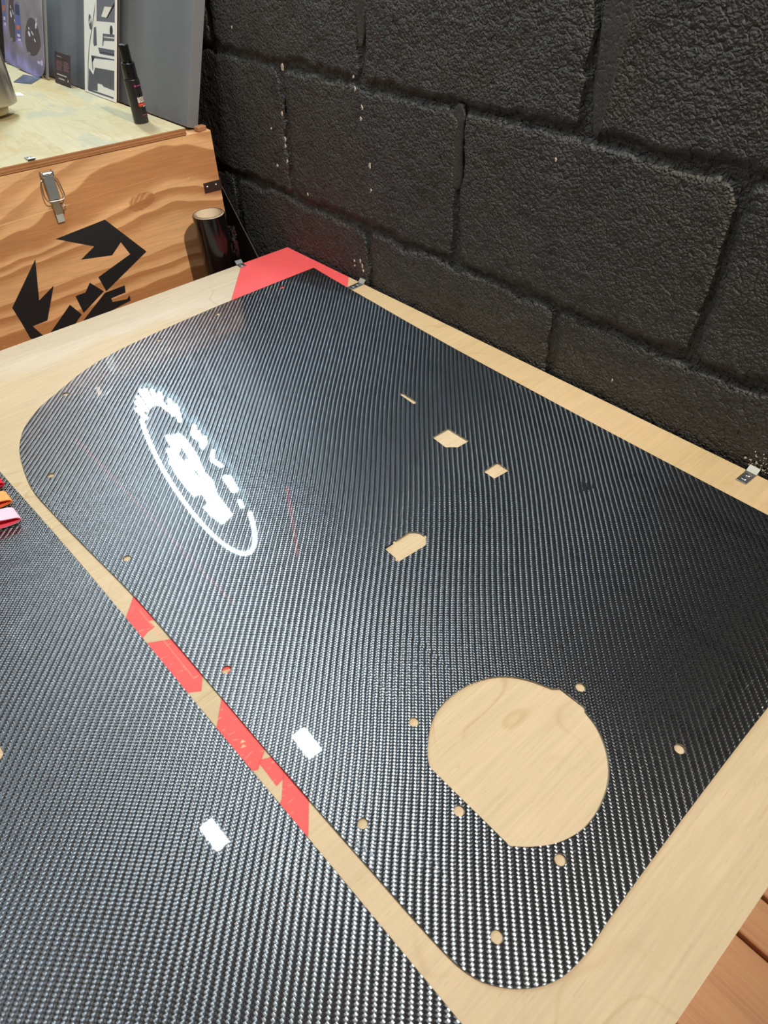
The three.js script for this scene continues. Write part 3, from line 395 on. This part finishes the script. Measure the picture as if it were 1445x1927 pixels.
// ---------------------------------------------------------------- the tall pine crate
const YAW = -4.19335 * Math.PI / 180, HT = 0.2, CP = [-0.1143, FLOOR_Y, 0.1069];
const toWorld = (s, y, n = 0) => [CP[0] + s * Math.sin(YAW) + n * Math.cos(YAW), y, CP[2] + s * Math.cos(YAW) - n * Math.sin(YAW)];
{
  const t = thing('pine_crate', 'tall varnished pine plywood crate with a black scorpion print and a toggle latch', 'crate', CP); t.rotation.y = YAW;
  const up = -FLOOR_Y, hb = up + HT - 0.0118, W = 0.8, s0 = -0.0522, s1 = 0.62, dd = s1 - s0;
  const uvF = (x, y, z) => [(S1 - z) / (S1 - S0), (y - up - Y0) / (Y1 - Y0)], uvP = (x, y, z) => [(x + z) * 1.1, y * 1.1];
  mesh('front_panel', setUV(box(0.015, hb, dd, -0.0075, hb / 2, (s0 + s1) / 2), uvF), M.face, t);
  mesh('side_panel', setUV(box(W - 0.03, hb, 0.015, -W / 2, hb / 2, s0 + 0.0075), uvP), M.pine, t); mesh('side_panel', setUV(box(W - 0.03, hb, 0.015, -W / 2, hb / 2, s1 - 0.0075), uvP), M.pine, t);
  mesh('back_panel', setUV(box(0.015, hb, dd, -W + 0.0075, hb / 2, (s0 + s1) / 2), uvP), M.pine, t);
  // fixed strip along the wall, and the lid in front of it
  const ls = -0.0075, le = ls + Math.tan(-YAW) * W; mesh('rear_strip', setUV(plate([[-0.0155, s0 + 0.0155], [-0.0155, le + 0.03], [-W + 0.016, le + 0.03], [-W + 0.016, s0 + 0.0155]], [], 0.012, hb - 0.0122), uvP), M.pine, t);
  const lidPts = [[0.0005, ls], [0.0005, s1 + 0.001], [-W, s1 + 0.001], [-W, le]], L = plate(lidPts, [], 0.0108, up + HT - 0.0108, 0.0004);
  setUV(L, (x, y, z, nx, ny) => (ny > 0.5 ? [(x + 1) * 1.0, z * 1.6] : [(x + z) * 4, (y - up - HT + 0.0108) / 0.0108]));
  L.clearGroups(); { const n = L.attributes.normal, c = L.attributes.position.count; for (let i = 0; i < c; i += 3) L.addGroup(i, 3, n.getY(i) > 0.5 ? 0 : 1); }
  mesh('lid', L, [M.lid, M.lidEdge], t);
  // toggle latch
  const k = part('toggle_latch', t, [0, up, 0]), yz = (y0, y1, z0, z1, x0, x1, r = 0.0008) => box(x1 - x0, y1 - y0, z1 - z0, (x0 + x1) / 2, (y0 + y1) / 2, (z0 + z1) / 2, r);
  mesh('base_plate', yz(0.118, 0.178, 0.2275, 0.2415, 0, 0.0016), M.zinc, k);
  mesh('roller', mergeGeometries([new THREE.CapsuleGeometry(0.0034, 0.0125, 6, 14).rotateX(Math.PI / 2).translate(0.0065, 0.1795, 0.234), yz(0.1745, 0.1840, 0.2245, 0.2265, 0, 0.009), yz(0.1745, 0.1840, 0.2415, 0.2435, 0, 0.009)]), M.steel, k);
  mesh('lever', mergeGeometries([yz(0.1418, 0.1765, 0.2262, 0.2420, 0.0062, 0.0078), yz(0.1418, 0.1765, 0.2262, 0.2276, 0.001, 0.0075, 0.0005), yz(0.1418, 0.1765, 0.2406, 0.2420, 0.001, 0.0075, 0.0005)]), M.zinc, k);
  mesh('hook', mergeGeometries([yz(0.1185, 0.1428, 0.2292, 0.2412, 0.0040, 0.0058), yz(0.1185, 0.1428, 0.2292, 0.2302, 0.0, 0.0056, 0.0004), yz(0.1185, 0.1428, 0.2402, 0.2412, 0, 0.0056, 0.0004)]), std({ color: 0xb7a78c, metalness: 1, roughness: 0.35 }), k);
  { const g = yz(0.1055, 0.1172, 0.2298, 0.2412, -0.0009, 0.0009); g.translate(0.0035, 0, 0); mesh('tab', mergeGeometries([g, yz(0.115, 0.1195, 0.2298, 0.2412, 0.001, 0.0045, 0.0005)]), std({ color: 0xdfe2e0, metalness: 0.8, roughness: 0.3 }), k); }
  mesh('wire_loop', tube([[0.004, 0.172, 0.2445], [0.005, 0.1695, 0.2466], [0.006, 0.158, 0.2487], [0.008, 0.147, 0.2490], [0.0095, 0.1415, 0.2462], [0.0097, 0.1405, 0.2415], [0.0097, 0.1402, 0.2345], [0.0097, 0.1400, 0.227], [0.0095, 0.1408, 0.2225], [0.008, 0.1455, 0.2193], [0.006, 0.157, 0.2197], [0.005, 0.1688, 0.2216], [0.004, 0.172, 0.2238]], 0.0009, 60, 8), M.steel, k);
  mesh('safety_ring', new THREE.TorusGeometry(0.0055, 0.0008, 8, 20).rotateY(0.4).translate(0.0055, 0.1285, 0.2268), M.steel, k);
  // corner bracket by the wall edge
  const b = part('corner_bracket', t, [0, up, 0]);
  mesh('plate', mergeGeometries([yz(0.0908, 0.1080, -0.0528, -0.0200, 0, 0.0014, 0.0004), yz(0.0908, 0.1110, -0.0545, -0.0528, -0.012, 0.0016, 0.0004)]), M.darkZinc, b);
  for (const z of [-0.0268, -0.0438]) mesh('screw', new THREE.SphereGeometry(0.0026, 12, 8, 0, Math.PI * 2, 0, 1.2).rotateZ(-Math.PI / 2).translate(0.0006, 0.1006, z), M.steel, b);
  // clip on the lid's front edge over the latch
  const c = part('lid_clip', t, [0, up + HT, 0]);
  mesh('plate', box(0.020, 0.0014, 0.0115, -0.0115, 0.0008, 0.2475, 0.0005), M.zinc, c); mesh('tongue', (() => { const g = box(0.008, 0.0013, 0.0115, 0.004, 0, 0, 0.0004); g.rotateZ(0.5); g.translate(-0.0025, 0.001, 0.2475); return g; })(), M.zinc, c); mesh('screw', lathe([[0, 0.001], [0.002, 0.0007], [0.0026, 0]], 14).translate(-0.0145, 0.0015, 0.2475), M.steel, c);
}
{
  const g = mesh('wood_offcut', new RoundedBoxGeometry(0.013, 0.008, 0.018, 2, 0.002), std({ color: 0xa87650, roughness: 0.8 })); g.position.set(...toWorld(-0.038, HT - 0.0118 + 0.004, -0.0085)); g.rotation.y = YAW + 0.2; tag(g, 'small wood offcut on the wall-side corner of the tall crate', 'offcut');
}

// ---------------------------------------------------------------- boards, prints and cards leaning on the wall, standing on the tall crate
const LEAN = 17.7 * Math.PI / 180;
function leaner(name, label, cat, x0, x1, h, th, base, zf) { // a sheet whose bottom rests at y = base, its front face's foot at z = zf
  const t = thing(name, label, cat, [0, base, zf]); t.rotation.x = -LEAN; return t;
}
const felt = std({ map: canvasTex(256, 256, (x, y) => { const v = 112 + (fbm(x / 40, y / 90, 3, 3) - 0.5) * 16 + (hash2(x, y, 3) - 0.5) * 5; return [v, v, v * 1.01]; }), roughness: 0.75 });
{
  const sb = 0.02 * Math.sin(LEAN);
  const mk = (x0, x1, label, zf, base) => { const t = leaner('black_board', label, 'board', x0, x1, 0, 0, base + sb, zf); const w = x1 - x0, g = box(w, 0.34, 0.02, (x0 + x1) / 2, 0.17, -0.01, 0.0008); setUV(g, (x, y) => [x * 3, y * 3]); mesh('panel', g, felt, t); return t; };
  mk(-0.3912, -0.1335, 'matt black board with a bare edge, behind the spray bottle', 0.0850, HT - 0.0118);
  mk(-0.88, -0.3925, 'matt black board behind the small dark price card and the poster', 0.0860, HT - 0.0118);
  // poster: printed picture of a white off-road vehicle seen from the front
  const pw = 0.1320, ph = 0.30, X0 = -0.4945, PW = 704, PH = 1600, k = PW / pw;
  const posterTex = canvasTex(PW, PH, null, (g) => {
    const P = ([x, v]) => [(x - X0) * k, (ph - v) * k], poly = (pts, c) => { g.fillStyle = c; g.beginPath(); pts.forEach((p, i) => (i ? g.lineTo(...P(p)) : g.moveTo(...P(p)))); g.closePath(); g.fill(); }, stroke = (pts, w, c) => { g.strokeStyle = c; g.lineWidth = w * k; g.lineJoin = 'round'; g.beginPath(); pts.forEach((p, i) => (i ? g.lineTo(...P(p)) : g.moveTo(...P(p)))); g.stroke(); };
    g.fillStyle = '#efeae0'; g.fillRect(0, 0, PW, PH);
    poly([[-0.4400, 0.30], [-0.4400, 0.121], [-0.3655, 0.125], [-0.3655, 0.30]], '#74747a');
    poly([[-0.4067, 0.1459], [-0.3775, 0.1472], [-0.3974, 0.1297], [-0.4205, 0.1297]], '#efe6d4');
    poly([[-0.3775, 0.1475], [-0.3660, 0.156], [-0.3660, 0.150], [-0.396, 0.1285], [-0.3995, 0.1295]], '#2c2b30');
    stroke([[-0.4422, 0.30], [-0.4422, 0.1541], [-0.4602, 0.1066], [-0.4727, 0.0788], [-0.478, 0.0511], [-0.4807, 0.0048]], 0.003, '#56585e');
    poly([[-0.4375, 0.30], [-0.4400, 0.121], [-0.452, 0.112], [-0.4415, 0.17], [-0.4405, 0.30]], '#efe3d0');
    poly([[-0.452, 0.110], [-0.4418, 0.112], [-0.4390, 0.0830], [-0.452, 0.0800], [-0.4550, 0.0860]], '#66666c');
    g.fillStyle = '#5c6068'; g.beginPath(); g.ellipse(...P([-0.4675, 0.117]), 0.0065 * k, 0.0125 * k, -0.25, 0, 7); g.fill(); g.fillStyle = '#e5e2da'; g.beginPath(); g.ellipse(...P([-0.4675, 0.119]), 0.0022 * k, 0.006 * k, 0.7, 0, 7); g.fill();
    g.fillStyle = '#3c3c42'; g.beginPath(); g.ellipse(...P([-0.3795, 0.1115]), 0.0062 * k, 0.0082 * k, 0, 0, 7); g.fill();
    poly([[-0.4139, 0.1040], [-0.3663, 0.1070], [-0.3663, 0.0968], [-0.4095, 0.0930], [-0.4125, 0.0837], [-0.4160, 0.0850]], '#6a6a72'); poly([[-0.4105, 0.1000], [-0.3672, 0.1025], [-0.3672, 0.1005], [-0.4100, 0.0980]], '#d8d2c8');
    poly([[-0.4345, 0.0800], [-0.3663, 0.0830], [-0.3663, 0.0730], [-0.4268, 0.0705]], '#666872'); poly([[-0.427, 0.0742], [-0.3663, 0.0765], [-0.3663, 0.0752], [-0.427, 0.0730]], '#2a2a30');
    poly([[-0.4643, 0.0641], [-0.3663, 0.0688], [-0.3663, 0.0668], [-0.4590, 0.0600], [-0.4555, 0.0395], [-0.4600, 0.0420]], '#656870'); poly([[-0.4643, 0.0641], [-0.449, 0.0628], [-0.452, 0.0585], [-0.4600, 0.052]], '#3c3d44');
    poly([[-0.4480, 0.0460], [-0.3663, 0.0505], [-0.3663, 0.0185], [-0.4120, 0.0190], [-0.4180, 0.0215], [-0.4370, 0.0210], [-0.4370, 0.0080], [-0.4790, 0.0050], [-0.4755, 0.0420], [-0.4560, 0.0330]], '#606267');
    poly([[-0.4796, 0.0060], [-0.3690, 0.0075], [-0.3690, 0.0045], [-0.4790, 0.0030]], '#585d66');
    for (const [a, b] of [[-0.445, 0.034], [-0.432, 0.03], [-0.385, 0.03], [-0.378, 0.033]]) { g.strokeStyle = '#2c2d31'; g.lineWidth = 3; g.beginPath(); g.ellipse(...P([a, b]), 0.004 * k, 0.006 * k, 0, 0, 7); g.stroke(); }
  });
  posterTex.wrapS = posterTex.wrapT = THREE.ClampToEdgeWrapping;
  const t = leaner('vehicle_poster', 'white poster strip showing a boxy white vehicle with black trim', 'poster', 0, 0, 0, 0, HT + 0.001, 0.1048);
  const g = box(pw, ph, 0.002, X0 + pw / 2, ph / 2, -0.001); setUV(g, (x, y) => [(x - X0) / pw, y / ph]); mesh('print', g, std({ map: posterTex, roughness: 0.4 }), t);
  mesh('border', mergeGeometries([box(pw + 0.0015, 0.001, 0.0025, X0 + pw / 2, 0.0005, -0.001), box(0.0012, ph, 0.0028, X0 + pw + 0.0004, ph / 2, -0.001)]), std({ color: 0xe9ded0, roughness: 0.5 }), t);
}
{
  // small price card
  const card = canvasTex(256, 384, (x, y) => { const v = 62 + (fbm(x / 50, y / 50, 3, 3) - 0.5) * 10; return [v * 1.05, v * 0.9, v * 0.92]; }, (g) => {
    const r = rng(3), row = (x, y, n, c, h = 7) => { g.fillStyle = c; let a = x; for (let i = 0; i < n; i++) { const w = 4 + r() * 9; g.fillRect(a, y + r() * 2, w, h); a += w + 3; } };
    row(40, 42, 7, '#c79aa4', 9); for (let i = 0; i < 6; i++) { row(28, 100 + i * 20, 8, '#a4707e'); row(150, 92 + i * 20, 7, '#b07c8a'); }
    g.fillStyle = '#e3d8d2'; row(36, 258, 13, '#e3d8d2', 14); row(60, 306, 9, '#e3d8d2', 14); g.beginPath(); g.moveTo(214, 290); g.lineTo(228, 318); g.lineTo(206, 330); g.fill();
  });
  const t = leaner('price_card', 'small dark brown card with rows of pink text, leaning on the black board', 'card', 0, 0, 0, 0, HT + 0.0006, 0.1135);
  const g = box(0.076, 0.0555, 0.0012, -0.5815, 0.0278, -0.0006); setUV(g, (x, y) => [(x + 0.6195) / 0.076, y / 0.0555]); mesh('print', g, std({ map: card, roughness: 0.5 }), t);
  // glossy night-time car brochures
  const night = (seed) => canvasTex(512, 512, (x, y) => {
    const u = x / 512, v = y / 512, n = fbm(u * 6, v * 6, seed, 4) - 0.5; let c = mix3([146, 138, 142], [150, 142, 148], u); c = mix3(c, [136, 130, 160], sstep(0.66, 0.92, v + n * 0.1)); c = mix3(c, [166, 160, 222], sstep(0.78, 0.9, v - 0.15 * u + n * 0.1) * (1 - sstep(0.9, 0.99, v - 0.15 * u)) * 0.9);
    const road = sstep(0.12, 0, Math.abs(v - 0.62 - u * 0.22)) * (1 - sstep(0.2, 0.3, u)); c = mix3(c, [176, 158, 226], road * 0.8); return [c[0] * (1 + n * 0.25), c[1] * (1 + n * 0.25), c[2] * (1 + n * 0.2)];
  }, (g) => {
    g.fillStyle = 'rgba(96,112,178,0.85)'; g.beginPath(); g.moveTo(10, 150); g.quadraticCurveTo(60, 60, 110, 150); g.lineTo(120, 330); g.lineTo(6, 330); g.fill(); g.fillStyle = '#39466a'; g.fillRect(20, 120, 80, 60);
    g.fillStyle = '#e0764a'; g.fillRect(28, 240, 62, 26); g.fillStyle = '#e8d4ec'; g.fillRect(34, 292, 56, 16); g.fillRect(40, 318, 60, 14);
    g.fillStyle = 'rgba(70,62,66,0.75)'; g.beginPath(); g.moveTo(180, 330); g.quadraticCurveTo(200, 170, 330, 175); g.quadraticCurveTo(440, 185, 470, 320); g.quadraticCurveTo(380, 420, 210, 390); g.fill();
    g.fillStyle = '#f6f2fb'; for (const [x, y, a, b] of [[262, 272, 22, 13], [392, 212, 11, 22], [262, 240, 10, 7], [320, 262, 24, 5], [360, 300, 16, 6], [400, 180, 5, 14]]) { g.beginPath(); g.ellipse(x, y, a, b, 0.5, 0, 7); g.fill(); }
    g.fillStyle = 'rgba(190,186,205,0.6)'; g.fillRect(210, 380, 62, 14); g.fillStyle = '#d9cdf0'; g.fillRect(392, 414, 50, 16); g.fillRect(452, 404, 34, 30);
  });
  const sheet = (name, label, x0, x1, h, zf, seed, curl, second) => {
    const b = leaner(name, label, 'brochure', 0, 0, 0, 0, HT + 0.0006, zf), n = 10, geos = [], w = x1 - x0;
    const s = new THREE.Shape(); s.moveTo(x0, 0.004); s.quadraticCurveTo(x0 + w * 0.4, 0, x0 + w * 0.72, 0); s.quadraticCurveTo(x1 - 0.004, 0.001, x1, curl); s.lineTo(x1 - 0.004, h - 0.006); s.lineTo(x0, h); const g = new THREE.ExtrudeGeometry(s, { depth: 0.0012, bevelEnabled: false, curveSegments: 10 }); setUV(g, (x, y) => [(x - x0) / w, y / h]); mesh('print', g, phys({ map: night(seed), roughness: 0.3, clearcoat: 0.6, clearcoatRoughness: 0.12 }), b);
    if (second) { const q = box(0.010, h - 0.008, 0.0016, x1 + 0.0035, h / 2 - 0.002, -0.0032); mesh('back_page', q, std({ color: 0x8a8680, roughness: 0.4 }), b); }
  };
  sheet('brochure', 'glossy night-time car brochure with bright headlights, leaning beside the dark price card', -0.813, -0.659, 0.158, 0.1185, 5, 0.03, true);
  sheet('brochure', 'purple glossy brochure half hidden behind another, above the steel canister', -0.905, -0.80, 0.21, 0.112, 15, 0.01, false);
  const flat = tag(mesh('flyer', (() => { const g = plate([[-0.745, 0.132], [-0.685, 0.1165], [-0.644, 0.1545], [-0.6924, 0.1735]], [], 0.0012, HT + 0.0003, 0.0002); setUV(g, (x, y, z) => [(x + 0.75) * 9, (z - 0.11) * 14]); return g; })(), std({ map: canvasTex(128, 128, (x, y) => { const n = fbm(x / 20, y / 20, 7, 3) - 0.5; const v = 92 + n * 60; return [v * 0.95, v, v * 1.14]; }), roughness: 0.35 })), 'small blue-grey flyer lying flat on the tall crate before the brochures', 'flyer');
  tag(mesh('paper_scrap', plate([[-0.600, 0.212], [-0.588, 0.200], [-0.556, 0.203], [-0.566, 0.214]], [], 0.0008, HT + 0.0003), std({ color: 0xf2f4f6, roughness: 0.6 })), 'white paper scrap lying beside the steel canister', 'paper');
}
{
  // spray bottle
  const t = thing('spray_bottle', 'small black spray bottle with MONZA label, standing on the tall crate', 'bottle', [-0.2005, HT, 0.1345]);
  const label = canvasTex(1024, 768, (x, y) => { const v = 30 + (hash2(x >> 1, y >> 1, 3) - 0.5) * 3; return [v, v * 0.9, v * 0.92]; }, (g) => {
    const cx = 330; g.textAlign = 'center';
    g.fillStyle = '#b03a78'; g.font = 'bold 40px sans-serif'; g.fillRect(cx - 118, 92, 34, 34); g.fillRect(cx - 68, 102, 150, 16);
    g.fillStyle = '#f2e9dc'; g.font = 'bold 118px sans-serif'; g.save(); g.translate(cx, 400); g.scale(0.56, 1.15); g.fillText('MONZA', 0, 0); g.restore();
    g.fillStyle = '#d8332c'; g.fillRect(cx - 118, 410, 236, 44); g.fillStyle = '#e88'; g.fillRect(cx - 80, 426, 130, 8); g.fillStyle = '#efe6d8'; g.fillRect(cx - 20, 460, 90, 14); g.fillStyle = '#5d7a3a'; g.fillRect(cx - 104, 456, 60, 12);
    g.fillStyle = '#8c3a70'; g.fillRect(cx - 70, 606, 170, 16); g.fillRect(cx - 20, 646, 60, 12);
  });
  const r = 0.0124, body = lathe([[0, 0], [r - 0.001, 0], [r, 0.001], [r, 0.0635], [r - 0.0008, 0.0655], [0.0112, 0.0662], [0, 0.0664]], 48);
  const b = mesh('body', body, phys({ map: label, roughness: 0.35, clearcoat: 0.3, clearcoatRoughness: 0.2 }), t); setUV(body, (x, y, z) => [(Math.atan2(x, z) / (2 * Math.PI) + 1) % 1, y / 0.066]); { const uv = body.attributes.uv, n = 7; for (let i = 0; i < uv.count; i++) uv.setX(i, Math.floor(i / n) / 48); }
  b.rotation.y = 0.0;
  mesh('collar', lathe([[0, 0.0664], [0.0109, 0.0664], [0.0111, 0.068], [0.0110, 0.0875], [0.0104, 0.0892], [0, 0.0895]], 40), M.blackPlastic, t);
  mesh('cap', lathe([[0, 0.0895], [0.0079, 0.0895], [0.0080, 0.0915], [0.0078, 0.1130], [0.0072, 0.1142], [0, 0.1145]], 36), M.blackPlastic, t);
}
{
  // brushed steel canister on a small foot
  const t = thing('steel_canister', 'brushed steel canister on a cream foot, standing on the tall crate', 'canister', [-0.4325, HT, 0.3035]);
  mesh('body', lathe([[0, 0.021], [0.042, 0.021], [0.0455, 0.0225], [0.0462, 0.026], [0.0462, 0.17], [0.043, 0.178], [0.02, 0.182], [0, 0.182]], 64), std({ color: 0xb9b0a6, metalness: 1, roughness: 0.24 }), t);
  mesh('foot', lathe([[0, 0.006], [0.023, 0.006], [0.026, 0.008], [0.028, 0.021], [0, 0.021]], 48), std({ color: 0xd2c49c, roughness: 0.5 }), t);
  for (let i = 0; i < 3; i++) { const a = 0.62 + i * 2.094; mesh('pin', new THREE.CylinderGeometry(0.0016, 0.0013, 0.0075, 10).translate(Math.cos(a) * 0.018, 0.0035, Math.sin(a) * 0.018), M.steel, t); }
}
// ---------------------------------------------------------------- in the gap between the crates
{
  const t = thing('film_roll', 'roll of glossy black film on a cardboard core, standing between the crates', 'roll', [-0.046, FLOOR_Y, 0.1095]);
  const H = 0.078 - FLOOR_Y, R = 0.0272; t.rotation.set(0.012, 0, 0.02);
  mesh('core', lathe([[0.0222, 0], [R - 0.0003, 0], [R - 0.0003, H], [0.0222, H], [0.0222, 0]].map(([a, b]) => [a, b]), 48), std({ color: 0xe8d6ba, roughness: 0.85 }), t);
  mesh('film', lathe([[R - 0.0003, 0.004], [R + 0.0012, 0.004], [R + 0.0012, H - 0.0016], [R - 0.0003, H - 0.0012]], 64), std({ color: 0x08080a, roughness: 0.16 }), t);
  // the loose crinkled end of the film
  const g = new THREE.PlaneGeometry(0.022, 0.11, 14, 50), p = g.attributes.position; for (let i = 0; i < p.count; i++) { const x = p.getX(i), y = p.getY(i); p.setZ(i, (fbm(x * 180 + 3, y * 120, 8, 3) - 0.5) * 0.008); } g.computeVertexNormals(); g.rotateY(0.9); g.translate(0.0215, H - 0.078, -0.0215);
  mesh('loose_end', g, std({ color: 0x0a0a0b, roughness: 0.22, side: THREE.DoubleSide }), t);
}
{
  const t = thing('dark_sheet', 'thin black sheet with a brown edge leaning on the wall behind the film roll', 'sheet', [0, 0, 0]);
  // its visible edge slopes from behind the tall crate down to the low crate's corner
  const a = [-0.1606, 0.0622], b = [-0.0789, -0.0344], e = [0.03, -0.163], pts = [[-0.24, 0.156], a, b, e, [-0.24, -0.163]], s = new THREE.Shape(pts.map(([x, y]) => new THREE.Vector2(x, y)));
  const g = new THREE.ExtrudeGeometry(s, { depth: 0.002, bevelEnabled: false }); g.translate(0, 0, 0.0185); mesh('panel', g, std({ color: 0x0d0d0e, roughness: 0.5 }), t);
  mesh('edge', tube([[-0.24, 0.1565, 0.0196], [a[0], a[1] + 0.0004, 0.0196], [b[0], b[1] + 0.0004, 0.0196], [e[0], e[1], 0.0196]], 0.0011, 30, 6), std({ color: 0x4a3d35, roughness: 0.7 }), t);
}
renderer.render(scene, camera);
